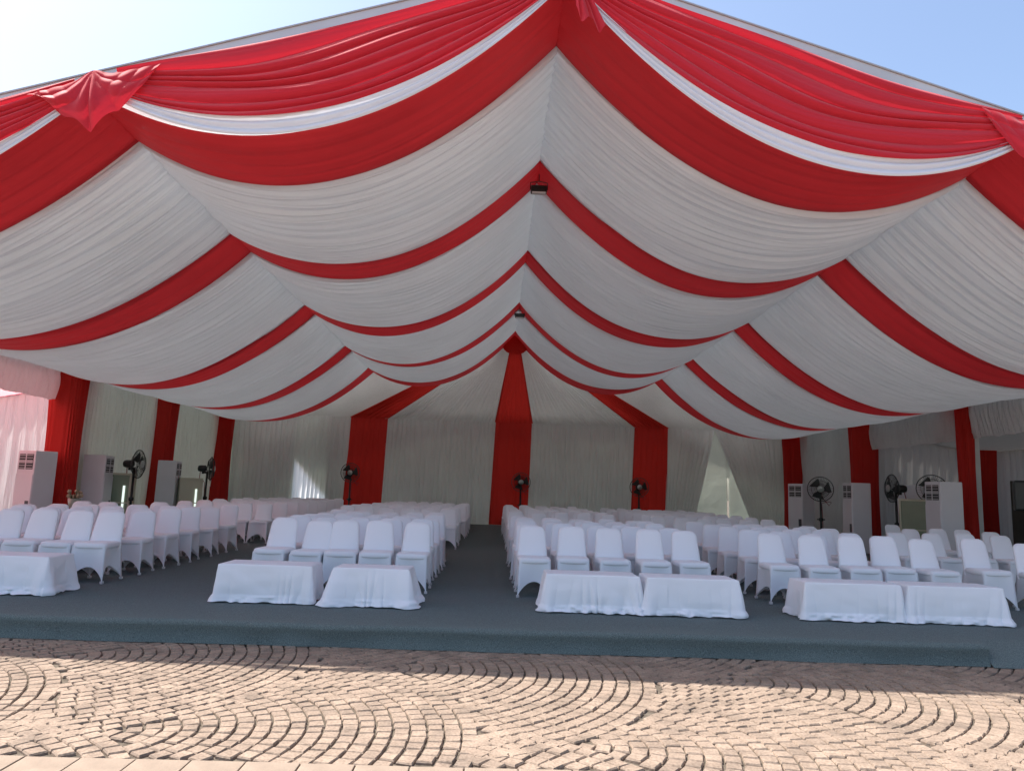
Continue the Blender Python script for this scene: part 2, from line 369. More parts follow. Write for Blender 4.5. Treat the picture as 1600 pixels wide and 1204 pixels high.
# ------------------------------------------------------------------ ceiling drapes
def swag_P(s, seg, y0, y1, ny, nu, amp, lam, drop, seed, sagk=1.0):
    if seg == 0: A = (XR, ZR); B = (XP[s], ZP); sag = 1.12 if s < 0 else 1.16
    else: A = (XP[s], ZP); B = (XE[s], ZE); sag = 0.92
    y = np.linspace(y0, y1, ny)[:, None]; u = np.linspace(0, 1, nu)[None, :]
    wob = 1 + 0.10 * (vn(y * 0.45 + 3 * s, u * 1.7 + 5 * seg, 2) - 0.5) + 0.03 * (vn(y * 1.7 + 3 * s, u * 4 + 5 * seg, 4) - 0.5)
    env = np.sqrt(np.clip(np.sin(np.pi * np.clip(u, 0.0, 1)), 0, 1)) * 0.6 + 0.4
    tap = np.clip(np.minimum(y - y0, y1 - y) / 0.20, 0, 1) if drop == 0 else np.clip(np.minimum(y - y0, y1 - y) / 0.06, 0, 1)
    p = pleat(y + 0.25 * (u - 0.5) ** 2 * np.sin(y * 3 + seed), u, lam, seed) * amp * env * tap
    x = A[0] + (B[0] - A[0]) * u + 0 * y
    par = 4 * u * (1 - u)
    if drop > 0: drop = 0.012 + (drop - 0.012) * np.clip(np.minimum(y - y0, y1 - y) / 0.14, 0, 1) ** 0.7
    z = A[1] + (B[1] - A[1]) * u - sag * sagk * wob * par
    dz = (B[1] - A[1]) - sag * 4 * (1 - 2 * u); dx = (B[0] - A[0]); L = np.sqrt(dz ** 2 + dx ** 2)
    nx = dz / L * np.sign(dx); nz = -abs(dx) / L                    # downward normal
    x = x + nx * (p + drop * (0.2 + 0.8 * par)); z = z + nz * (p + drop * (0.2 + 0.8 * par))
    yy = y + 0.02 * np.sin(u * 9 + seed) + 0 * u
    return np.stack([x, yy, z], 2)
side_w = {-1: 'left', 1: 'right'}; ordn = ['first', 'second', 'third', 'fourth', 'fifth', 'sixth', 'seventh', 'eighth', 'ninth', 'tenth', 'eleventh', 'twelfth', 'thirteenth', 'fourteenth', 'fifteenth', 'sixteenth']
bandn = ['frontmost', 'second', 'third', 'fourth', 'rearmost']
for s in (-1, 1):
    for i, (b0, b1) in enumerate(BANDS):
        r = tag(empty('red_ceiling_band', (XR, b0, ZR)), f'{bandn[i]} red cloth band sagging across the {side_w[s]} roof slope', 'ceiling band', 'red bands across the ceiling')
        for seg in (0, 1):
            P = swag_P(s, seg, b0, b1, int((b1 - b0) / 0.03), 40, 0.03, 0.30, 0.06, 20 + i * 7 + seg + s)
            P -= np.array([XR, b0, ZR]); grid('swag', P, M['ceil_red'], r)
    for i in range(4):
        y0 = BANDS[i][1] - 0.16; y1 = BANDS[i + 1][0] + 0.16
        r = tag(empty('white_ceiling_drape', (XR, y0, ZR)), f'pleated white ceiling drape on the {side_w[s]} slope between the {bandn[i]} and {bandn[i+1]} red bands', 'ceiling drape', 'white pleated ceiling drapes')
        for seg in (0, 1):
            P = swag_P(s, seg, y0, y1, int((y1 - y0) / 0.018), 44, 0.17, 0.27, 0.0, 50 + i * 9 + seg + 3 * s)
            P -= np.array([XR, y0, ZR]); grid('swag', P, M['ceil_white'], r)

# ------------------------------------------------------------------ hanging curtains
def curtain_P(A, B, C, D, lam=0.16, amp=0.05, nz=26, res=0.02, seed=0, side=None, hem=0.0, mid=0.0):
    """A-B top edge, C-D bottom edge (same order); folds run from top to bottom; side = direction folds stand out in"""
    A, B, C, D = [np.array(q, float) for q in (A, B, C, D)]
    wid = max(np.linalg.norm(B - A), np.linalg.norm(D - C)); nx = max(8, int(wid / res))
    t = np.linspace(0, 1, nx)[:, None]; v = np.linspace(0, 1, nz)[None, :]
    top = A + (B - A) * t[..., None]; bot = C + (D - C) * t[..., None]
    P = top * (1 - v[..., None]) + bot * v[..., None]
    n = np.array(side if side is not None else (0, -1, 0), float)
    width_v = (np.linalg.norm(B - A) * (1 - v) + np.linalg.norm(D - C) * v) / wid
    p = pleat(t * wid, v, lam, seed) * amp * (0.35 + 0.65 * width_v)
    P = P + n * (p + mid * np.sin(np.pi * v))[..., None]
    P[..., 2] += hem * (vn(t * wid * 4, v * 0, seed) - 0.5) * v ** 4
    return P
def curtain(name, label, cat, group, mt, *a, **k):
    o = grid(name, curtain_P(*a, **k), mt); tag(o, label, cat, group); return o
zt = ZW
# back wall: white curtains between red ones
redx = [(-5.86, -4.30, 'left of the aisle'), (-0.02, 1.52, 'at the end of the aisle'), (5.62, 7.06, 'right of the aisle')]
for i, (x0, x1, w) in enumerate(redx):
    curtain('red_wall_curtain', f'straight red curtain on the back wall {w}', 'curtain', 'red curtains on the back wall', M['wall_red'],
            (x0 + 0.04, YW - 0.03, zt + 0.03), (x1 - 0.03, YW - 0.03, zt + 0.03), (x0 - 0.10, YW - 0.05, FL + 0.01), (x1 - 0.12, YW - 0.05, FL + 0.01), lam=0.24, amp=0.09, seed=90 + i)
gaps = [(-10.45, -8.0, 'in the left corner'), (-6.62, -5.80, 'left of the left red curtain, narrow'), (-4.36, 0.06, 'between the left and middle red curtains'), (1.46, 5.68, 'between the middle and right red curtains')]
curtain('brightened_wall_curtain', 'white curtain panel made extra translucent for its sunlit patch, left part of the back wall', 'curtain', 'white curtains on the back wall', M['wall_brightened'],
        (-8.04, YW, zt), (-6.58, YW, zt), (-8.06, YW, FL + 0.02), (-6.6, YW, FL + 0.02), lam=0.20, amp=0.10, seed=79)  # separate panel added so the patch of daylight shows through brighter
for i, (x0, x1, w) in enumerate(gaps):
    curtain('white_wall_curtain', f'pleated white curtain on the back wall {w}', 'curtain', 'white curtains on the back wall', M['wall_white'],
            (x0, YW, zt), (x1, YW, zt), (x0 - 0.05, YW, FL + 0.02), (x1 - 0.08, YW, FL + 0.02), lam=0.20, amp=0.12, seed=70 + i)
XD = 8.95                                               # where the parted curtains meet
curtain('parted_curtain', 'white curtain drawn left of the gap in the back wall', 'curtain', 'parted curtains at the back opening', M['wall_white'],
        (7.0, YW, zt), (XD, YW, zt), (6.9, YW, FL + 0.02), (8.02, YW, FL + 0.02), lam=0.20, amp=0.12, seed=75, mid=0.05)
curtain('parted_curtain', 'white curtain drawn right of the gap in the back wall', 'curtain', 'parted curtains at the back opening', M['wall_white'],
        (XD - 0.02, YW, zt), (11.7, YW, zt), (10.55, YW, FL + 0.02), (11.75, YW, FL + 0.02), lam=0.20, amp=0.12, seed=77, mid=0.05)
# gable: cloth fanning out from the ridge end to the top of the wall
AP = np.array([XR + 0.03, 28.42, 7.50])
def fan(name, label, cat, group, mt, xa, xb, seed, lift, lam=0.2, wa=0.0, wb=0.0):
    A = AP + np.array([wa, -lift, 0]); B = AP + np.array([wb, -lift, 0])
    curtain(name, label, cat, group, mt, A, B, (xa, YW - 0.06 - lift, zt - 0.03), (xb, YW - 0.06 - lift, zt - 0.03), lam=lam, amp=0.10, seed=seed, nz=30)
for s_, xw, lb, sd in ((-1, -5.10, 'left', 101), (1, 6.35, 'right', 104)):
    A = np.array([XE[s_], 28.50, ZE + 0.45]); B = np.array([XR + s_ * 0.05, 28.50, 7.66])
    curtain('gable_drape', f'white cloth sloping from the roof edge to the far {lb} of the back wall', 'gable drape', 'white gable drapes', M['wall_white'],
            A, B, (XE[s_], YW - 0.03, zt - 0.03), (xw, YW - 0.03, zt - 0.03), lam=0.25, amp=0.03, seed=sd, nz=30)
fan('gable_drape', 'white cloth fanning from the ridge, left of the middle red strip', 'gable drape', 'white gable drapes', M['wall_white'], -4.45, 0.05, 102, 0.0, wa=-0.16, wb=-0.08)
fan('gable_drape', 'white cloth fanning from the ridge, right of the middle red strip', 'gable drape', 'white gable drapes', M['wall_white'], 1.45, 5.75, 103, 0.0, wa=0.08, wb=0.16)
fan('gable_strip', 'red strip running from the ridge to the left red wall curtain', 'gable strip', 'red gable strips', M['wall_red'], -5.86, -4.30, 105, 0.04, wa=-0.25, wb=-0.10)
fan('gable_strip', 'red strip running straight down from the ridge above the aisle', 'gable strip', 'red gable strips', M['wall_red'], -0.02, 1.52, 106, 0.04, wa=-0.13, wb=0.13)
fan('gable_strip', 'red strip running from the ridge to the right red wall curtain', 'gable strip', 'red gable strips', M['wall_red'], 5.62, 7.06, 107, 0.04, wa=0.10, wb=0.25)
# gathered red knot where the gable strips meet
def knot():
    th = np.linspace(0, 2 * math.pi, 73)[:-1][:, None]; r = np.linspace(0.001, 0.50, 10)[None, :]
    x = r * np.cos(th); z = r * np.sin(th) * 0.75 - 0.05
    y = -0.16 + 0.10 * (r / 0.5) ** 2 + 0.035 * np.abs(np.sin(th * 9)) * (r / 0.5)
    P = np.stack([x, y + 0 * x, z], 2) + (AP + np.array([0, -0.22, -0.28]))
    o = grid('gathered_knot', P.transpose(1, 0, 2), M['wall_red'], closed=True); tag(o, 'gathered red cloth knot at the rear end of the ridge', 'knot')
knot()
# side walls
curtain('white_side_curtain', 'pleated white curtain on the left wall between its first and second red columns', 'curtain', 'white side wall curtains', M['wall_white'],
        (XE[-1], 18.35, ZE), (XE[-1], 23.1, ZE), (XE[-1] - 0.1, 18.35, FL), (XE[-1] - 0.1, 23.1, FL), seed=81, side=(1, 0, 0), lam=0.21, amp=0.12)
curtain('white_side_curtain', 'pleated white curtain on the left wall behind its second red column', 'curtain', 'white side wall curtains', M['wall_white'],
        (XE[-1], 23.1, ZE), (XE[-1], 29.85, ZE), (XE[-1] - 0.1, 23.1, FL), (XE[-1] - 0.1, 29.85, FL), seed=82, side=(1, 0, 0), lam=0.21, amp=0.12)
curtain('white_side_curtain', 'pleated white curtain on the right wall between the two rear red columns', 'curtain', 'white side wall curtains', M['wall_white'],
        (XE[1], 23.1, ZE), (XE[1], 29.85, ZE), (XE[1] + 0.1, 23.1, FL), (XE[1] + 0.1, 29.85, FL), seed=83, side=(-1, 0, 0), lam=0.21, amp=0.12)
# red drapes round the posts: a closed gathered tube
def column(x, y, w, d, h0, h1, label, seed):
    th = np.linspace(0, 2 * math.pi, 121)[:-1][:, None]; v = np.linspace(0, 1, 22)[None, :]
    e = 0.5; cx = np.sign(np.cos(th)) * np.abs(np.cos(th)) ** e; sy = np.sign(np.sin(th)) * np.abs(np.sin(th)) ** e
    k = 1 - 0.10 * np.sin(np.pi * v) - 0.05 * v
    p = pleat(th * 0.5, v, 0.16, seed) * 0.06 - 0.03
    X = cx * (w / 2 * k + p); Y = sy * (d / 2 * k + p); Z = h1 + (h0 - h1) * v + 0 * th
    o = grid('red_column_drape', np.stack([X, Y, Z], 2).transpose(1, 0, 2), M['wall_red'], closed=True); o.location = (x, y, 0)
    tag(o, label, 'column drape', 'red cloth round the side posts')
column(XE[-1] + 0.15, 18.0, 0.80, 0.55, FL, ZE + 0.05, 'widest red cloth-wrapped column on the left, glowing orange in sunlight', 1)
column(XE[-1] + 0.15, 23.2, 0.85, 0.60, FL, ZE + 0.05, 'red cloth-wrapped column in the middle of the left wall', 2)
column(XE[-1] + 0.15, 28.3, 0.80, 0.60, FL, ZE + 0.05, 'red cloth-wrapped column by the rear left corner', 3)
column(XE[1] - 0.05, 18.1, 0.36, 0.36, FL, ZE + 0.05, 'slim red cloth-wrapped column nearest on the right side', 4)
column(XE[1] - 0.10, 23.1, 0.85, 0.60, FL, ZE + 0.05, 'red cloth-wrapped column in the middle of the right side', 5)
column(XE[1] - 0.15, 28.3, 0.95, 0.60, FL, ZE + 0.05, 'red cloth-wrapped column by the rear right corner', 6)
column(15.15, 22.5, 0.55, 0.40, FL, 3.30, 'red column drape against the outer curtain of the right side bay', 7)
column(XE[-1] + 0.15, 12.9, 0.80, 0.55, FL, ZE + 0.05, 'red cloth-wrapped column towards the front left', 8)
column(XE[1] - 0.05, 12.9, 0.5, 0.5, FL, ZE + 0.05, 'red cloth-wrapped column towards the front right', 9)
# valances and side bays
def valance(x, y0, y1, s, zb, label, seed):
    curtain('eave_valance', label, 'valance', 'white valances under the eaves', M['wall_white'], (x, y0, ZE + 0.02), (x, y1, ZE + 0.02), (x + s * 0.1, y0, zb), (x + s * 0.1, y1, zb),
            seed=seed, side=(-s, 0, 0), lam=0.18, amp=0.09, hem=0.05, mid=0.04, nz=18)
valance(XE[-1] + 0.02, 13.0, 17.9, -1, 3.35, 'white pleated valance above the pink-lit bay on the left', 31)
valance(XE[1] - 0.02, 13.0, 18.0, 1, 3.25, 'white pleated valance right of the slim red column', 32)
valance(XE[1] - 0.02, 18.25, 23.0, 1, 3.22, 'white pleated valance between the slim red column and the next one back', 33)
XL, XQ = XE[-1] - 4.2, XE[1] + 3.9
def leanto(s, x0, x1, y0, y1, mt, label, zz0=4.10, zz1=3.30):
    xs = np.linspace(x0, x1, 20)[None, :]; ys = np.linspace(y0, y1, 160)[:, None]; u = np.linspace(0, 1, 20)[None, :]
    z = zz0 + (zz1 - zz0) * u - 0.06 * pleat(ys, u + 0 * ys, 0.3, 5) - 0.25 * u * (1 - u)
    o = grid('side_bay_canopy', np.stack([xs + 0 * ys, ys + 0 * xs, z], 2), mt); tag(o, label, 'canopy')
leanto(-1, XE[-1] - 0.03, XL, 8.2, 19.6, M['annex_red'], 'translucent red canopy over the left side bay')
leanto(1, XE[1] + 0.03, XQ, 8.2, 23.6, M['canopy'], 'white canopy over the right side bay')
curtain('side_bay_curtain', 'white curtain closing the far end of the left side bay, tinted pink', 'curtain', 'curtains round the side bays', M['wall_white'],
        (XL, 19.5, 3.9), (XE[-1] - 0.35, 19.5, 4.05), (XL, 19.5, FL), (XE[-1] - 0.35, 19.5, FL), seed=41, lam=0.3, amp=0.10)
curtain('side_bay_curtain', 'white curtain along the outer side of the left side bay', 'curtain', 'curtains round the side bays', M['wall_white'],
        (XL, 8.2, 3.3), (XL, 19.5, 3.3), (XL, 8.2, 0.0), (XL, 19.5, 0.0), seed=42, side=(1, 0, 0), lam=0.3, amp=0.10)
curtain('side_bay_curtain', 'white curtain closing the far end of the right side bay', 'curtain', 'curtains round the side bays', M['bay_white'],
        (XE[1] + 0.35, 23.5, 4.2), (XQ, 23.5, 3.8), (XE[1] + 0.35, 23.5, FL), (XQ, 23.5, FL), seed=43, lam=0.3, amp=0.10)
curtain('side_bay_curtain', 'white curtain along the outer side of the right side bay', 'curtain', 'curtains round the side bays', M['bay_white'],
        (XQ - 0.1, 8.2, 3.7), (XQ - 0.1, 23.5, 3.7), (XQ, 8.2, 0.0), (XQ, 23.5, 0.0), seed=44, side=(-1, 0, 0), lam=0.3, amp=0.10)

# ------------------------------------------------------------------ front swags
YD = YF - 0.16
XK = {-1: -4.58, 1: 6.10}
def front_swag(s, seg):
    sl = (ZR - ZE) / HW
    topz = lambda x: 7.70 - sl * abs(x - XR)
    if seg == 0: xa, xb = XR + s * 0.14, XK[s] - s * 0.22
    else: xa, xb = XK[s] + s * 0.22, XE[s]
    nu, nv = 90, 110
    u = np.linspace(0, 1, nu)[:, None]; v = np.linspace(0, 1, nv)[None, :]
    x = xa + (xb - xa) * u + 0 * v
    endh = 0.34; sg = (0.88 if s < 0 else 1.0) if seg == 0 else 0.80
    zt_ = topz(xa) + (topz(xb) - topz(xa)) * u - 0.06 - 0.52 * u * (1 - u)
    zb_ = topz(xa) + (topz(xb) - topz(xa)) * u - endh - sg * 4 * u * (1 - u)
    fold = v + 0.05 * np.sin(3 * math.pi * u + 5 * v) * np.sin(np.pi * v)
    # folds fan out from the ends: they sag like the lower hem
    z = zt_ + (zb_ - zt_) * fold
    env = 0.35 + 0.65 * np.sin(np.pi * u) ** 0.7
    ph = 6.2 * v ** 1.1 + 0.9 * vn(v * 5, u * 1.6, 6 + seg + s) + 0.25 * np.sin(2 * math.pi * u)
    p = np.abs(np.sin(np.pi * ph)) ** 0.7 * (0.45 + 0.55 * vn(v * 6, u * 2, 12 + s)) * 0.10 * env + 0.008 * pleat(v * 1.0, u, 0.06, 33 + s)
    y = YD - p - 0.22 * np.sin(np.pi * u) * v * 0.5
    P = np.stack([x, y, z], 2)
    root = empty('front_swag', (xa, YD, topz(xa)))
    w = ('between ridge and knot' if seg == 0 else 'beyond the knot towards the eave')
    tag(root, f'red satin swag with white hem along the {side_w[s]} gable, {w}', 'swag', 'red and white swags along the front gable')
    off = np.array([xa, YD, topz(xa)])
    grid('red_drape', P - off, M['front_red'], root)
    nv2 = 26; v2 = np.linspace(0, 1, nv2)[None, :]
    zz = zb_ + 0.04 - (0.10 + 0.15 * np.sin(np.pi * u) ** 0.8) * v2
    p2 = np.abs(np.sin(np.pi * (2.6 * v2 + 0.5 * vn(u * 3, v2 * 2, 3)))) ** 0.7 * 0.05
    P2 = np.stack([x[:, :1] + 0 * v2, YD + 0.015 - p2 - 0.11 * np.sin(np.pi * u), zz], 2)
    grid('white_hem', P2 - off, M['trim_white'], root)
for s in (-1, 1):
    for seg in (0, 1): front_swag(s, seg)
def jabot(s):
    n, k = 110, 60
    u = np.linspace(-1, 1, n)[:, None]; v = np.linspace(0, 1, k)[None, :]
    sl = (ZR - ZE) / HW
    au = np.abs(u)
    x = 0.72 * u * (1 - 0.18 * v) - 0.05 * s * v
    zl = -sl * s * 0.72 * u
    dep = 0.54 * (1 - au) ** 0.7 + 0.05
    z = zl * (1 - 0.45 * v) - 0.06 + 0.10 * np.exp(-(u * 5) ** 2) * (1 - v) - v * dep * (1 + 0.05 * np.cos(u * 11))
    arc = np.sqrt(u ** 2 + (v * 0.75) ** 2)                       # folds swing round the knot
    th = np.arctan2(v * 0.75, u + 1e-6)
    fold = np.abs(np.sin(5.3 * th + 2.2 * vn(arc * 2.5, th * 2.3, 8 + s) + 0.6 * s)) ** 0.65 * (0.4 + 0.8 * vn(th * 2.7, arc * 1.5, 15 + s))
    sw = np.abs(np.sin(np.pi * (arc * 4.2 + 0.4 * vn(th * 3, arc * 2, 4)))) ** 0.75
    y = -0.05 - 0.07 * np.sin(np.pi * np.clip(v * 0.85 + 0.1, 0, 1)) * (1 - u ** 2) - 0.05 * fold * np.clip(v * 1.6 + 0.1, 0, 1) - 0.015 * sw * (1 - 0.6 * v) * np.clip(au * 2, 0, 1)
    P = np.stack([x, y, z], 2)
    root = empty('corner_knot', (XK[s], YD, 7.60 - sl * abs(XK[s] - XR)))
    tag(root, f'shiny red gathered cloth knot hanging from the {side_w[s]} gable beam', 'knot', 'red knots on the gable beams')
    grid('pouch', P, M['front_red'], root)
for s in (-1, 1): jabot(s)
# loose red tail hanging at the apex
def apex_tail():
    t = np.linspace(0, 1, 40)[:, None]; u = np.linspace(-1, 1, 40)[None, :]
    w = 0.05 + 0.26 * t
    x = 0.10 + 0.16 * t + u * w * 0.55; z = 7.42 - 0.62 * t * (1 + 0.18 * u) + 0.06 * np.cos(u * 6) * t
    y = -0.12 - 0.05 * np.abs(np.sin(u * 5)) - 0.06 * t
    o = grid('apex_tail', np.stack([XR + x, YD + y + 0 * x, z], 2), M['front_red']); tag(o, 'loose red cloth tail hanging at the gable apex', 'cloth tail')
apex_tail()

# ------------------------------------------------------------------ floodlights on the ridge
def flood(x, y, z, label):
    r = tag(empty('floodlight', (x, y, z)), label, 'floodlight', 'floodlights along the ridge'); r.scale = (0.8, 0.8, 0.8)
    MB().box(-0.19, 0.19, -0.07, 0.09, -0.05, 0.12, bev=0.02).build('housing', M['black'], r)
    lens = MB().box(-0.16, 0.16, -0.085, 0.03, -0.085, -0.045, bev=0.006).build('lens', M['lens'], r)
    b = MB(); b.tube([(-0.2, 0, 0.03), (-0.2, 0, 0.2), (0, 0, 0.24), (0.2, 0, 0.2), (0.2, 0, 0.03)], 0.012); b.tube([(0, 0, 0.24), (0, 0, 0.42)], 0.01); b.build('bracket', M['black'], r)
flood(XR + 0.02, 13.3, 7.20, 'black floodlight hanging from the second red band on the ridge')
flood(XR + 0.02, 23.3, 7.15, 'small black floodlight further back on the ridge')

# ------------------------------------------------------------------ chairs
def chair_meshes():
    root = empty('banquet_chair', (0, 0, 0))
    # backrest: lofted rounded panel, leaning back
    rows = 16; n = 16; H0, H1 = 0.40, 0.89; P = np.zeros((rows, n, 3))
    for i in range(rows):
        t = i / (rows - 1); tt = 1 - (1 - t) ** 1.8; z = H0 + (H1 - H0) * tt
        w = 0.212 - 0.038 * tt; rr = 0.085
        dz = H1 - z
        if dz < rr: w = w - rr + math.sqrt(max(0, rr * rr - (rr - dz) ** 2))
        th = 0.030 * min(1, 0.30 + dz / 0.03)
        yc = 0.185 + 0.135 * tt ** 1.2
        for k in range(n):
            a = 2 * math.pi * k / n; c, s_ = math.cos(a), math.sin(a)
            cx = math.copysign(abs(c) ** 0.45, c); cy = math.copysign(abs(s_) ** 0.6, s_)
            P[i, k] = (w * cx, yc + th * cy - 0.012 * (1 - cx * cx), z)
    b = grid('backrest', P, M['chair'], root, closed=True)
    # seat cushion
    prof = [(0.90, 0.425), (0.99, 0.435), (1.0, 0.455), (1.0, 0.478), (0.97, 0.495), (0.88, 0.503), (0.5, 0.508), (0.02, 0.508)]
    n = 32; P = np.zeros((len(prof), n, 3))
    for i, (k_, z) in enumerate(prof):
        for k in range(n):
            a = 2 * math.pi * k / n; c, s_ = math.cos(a), math.sin(a)
            P[i, k] = (0.214 * k_ * math.copysign(abs(c) ** 0.3, c), -0.02 + 0.225 * k_ * math.copysign(abs(s_) ** 0.3, s_), z)
    grid('seat', P, M['chair'], root, closed=True)
    # stretch skirt: four faces pulled down to pointed feet, hem arched between
    topc = [(-0.205, -0.235), (0.205, -0.235), (0.205, 0.215), (-0.205, 0.215)]; botc = [(-0.222, -0.262), (0.222, -0.262), (0.212, 0.300), (-0.212, 0.300)]
    ns, nv = 14, 12; P = np.zeros((nv, ns * 4, 3))
    for q in range(4):
        a, b2 = topc[q], topc[(q + 1) % 4]; c, d = botc[q], botc[(q + 1) % 4]
        inw = [(0, 1), (-1, 0), (0, -1), (1, 0)][q]
        for j in range(ns):
            t = j / ns; sn = math.sin(math.pi * t)
            arch = 0.012 + (0.185 if q != 2 else 0.15) * sn ** 0.75
            for i in range(nv):
                v_ = i / (nv - 1); z = 0.462 + (arch - 0.462) * v_
                hh = (0.462 - z) / 0.45
                x = (a[0] + (b2[0] - a[0]) * t) * (1 - hh) + (c[0] + (d[0] - c[0]) * t) * hh
                y = (a[1] + (b2[1] - a[1]) * t) * (1 - hh) + (c[1] + (d[1] - c[1]) * t) * hh
                pin = 0.060 * sn * math.sin(min(1, hh * 1.4) * math.pi * 0.5)
                P[i, q * ns + j] = (x + inw[0] * pin, y + inw[1] * pin, z)
    grid('skirt_cover', P, M['chair'], root, closed=True)
    fm = None
    for (x, y) in botc:
        if fm is None: o = MB().box(-0.02, 0.02, -0.02, 0.02, 0.0, 0.035, bev=0.008).build('foot', M['foot'], root); fm = o.data
        else: o = link(bpy.data.objects.new('foot', fm), root)
        o.location = (x * 0.97, y * 0.97, 0)
    return root
proto = chair_meshes(); used = [False]; nchair = [0]
def place(x, y, rz, label, group, feet=True):
    if not used[0]: c = proto; used[0] = True
    else:
        c = proto.copy(); COL.objects.link(c)
        for ch in proto.children:
            if ch.name.startswith('foot') and not feet: continue
            k = ch.copy(); COL.objects.link(k); k.parent = c
    c.location = (x, y, FL + 0.002); c.rotation_euler = (0, 0, rz); c.scale = (random.uniform(0.97, 1.03), 1, random.uniform(0.975, 1.02))
    tag(c, label, 'chair', group); nchair[0] += 1
F_ROWS = [10.16 + 0.96 * i for i in range(5)]
B_ROWS = [17.35 + 1.16 * j for j in range(8)]
blocks = [
    ('far left block', 'from its right edge', [-5.20, -5.66, -6.12, -6.60, -7.08, -7.56], F_ROWS + [15.0], 5),
    ('left-of-aisle block', 'from the aisle', [-1.03, -1.50, -1.97, -2.43, -2.90, -3.36], F_ROWS, 6),
    ('right-of-aisle block', 'from the aisle', [0.56, 1.10, 1.64, 2.18, 2.72], F_ROWS, 5),
    ('far right block', 'from its left edge', [3.92, 4.46, 5.00, 5.50, 6.02, 6.55], F_ROWS, 6)]
R = random.Random(3)
for bi, (bn, fr, xs, frows, nb) in enumerate(blocks):
    grp = 'white covered chairs, ' + bn
    for ri, y in enumerate(frows):
        for ci, x in enumerate(xs):
            if bi in (1, 3) and ci == 5: continue
            if bi == 3 and ((ri in (1, 2) and ci == 4)): continue
            if bi == 0 and ri == 5 and ci > 3: continue
            dx = R.uniform(-0.035, 0.035) - 0.02 * ri * (bi == 0); dy = R.uniform(-0.08, 0.08); rz = R.uniform(-0.10, 0.10)
            if bi == 0: rz += 0.05
            place(x + dx, y + dy, rz, f'white chair, {bn}, {ordn[ri]} front row, {ordn[ci]} {fr}', grp)
    for ri, y in enumerate(B_ROWS):
        for ci, x in enumerate(xs[:nb]):
            dx = R.uniform(-0.03, 0.03) + (-0.0 if bi != 1 else 0.1 * (ri > 2)); dy = R.uniform(-0.07, 0.07); rz = R.uniform(-0.07, 0.07)
            if bi == 0: dx -= 0.1
            place(x + dx, y + dy, rz, f'white chair, {bn}, {ordn[ri]} row behind cross gap, {ordn[ci]} {fr}', grp, feet=(ri < 2))
xtra = [(6.90, 10.35, 'nearest of the chairs at the right edge, its skirt clear of the table'), (7.50, 10.12, 'rightmost white chair, cut by the picture edge'),
        (8.30, 12.7, 'white chair behind the near one at the right edge, before the red drapes'), (9.35, 14.4, 'white chair third back at the right edge, below the right-hand red drape'),
        (7.66, 12.6, 'white chair standing before the slim red column'), (8.80, 14.3, 'white chair peeking over the one before the slim red column'),
        (7.05, 12.6, 'white chair behind the end of the right-hand front row'), (8.85, 12.6, 'white chair behind the one cut by the right picture edge'), (9.9, 14.4, 'rear white chair of the stack at the right picture edge'),
        (9.25, 16.8, 'white chair in front of the cream cabinet on the right'), (8.25, 14.3, 'white chair below the tall unit beside the cream cabinet')]
for x, y, l in xtra: place(x, y, R.uniform(-0.05, 0.1), l, 'white covered chairs at the right edge')

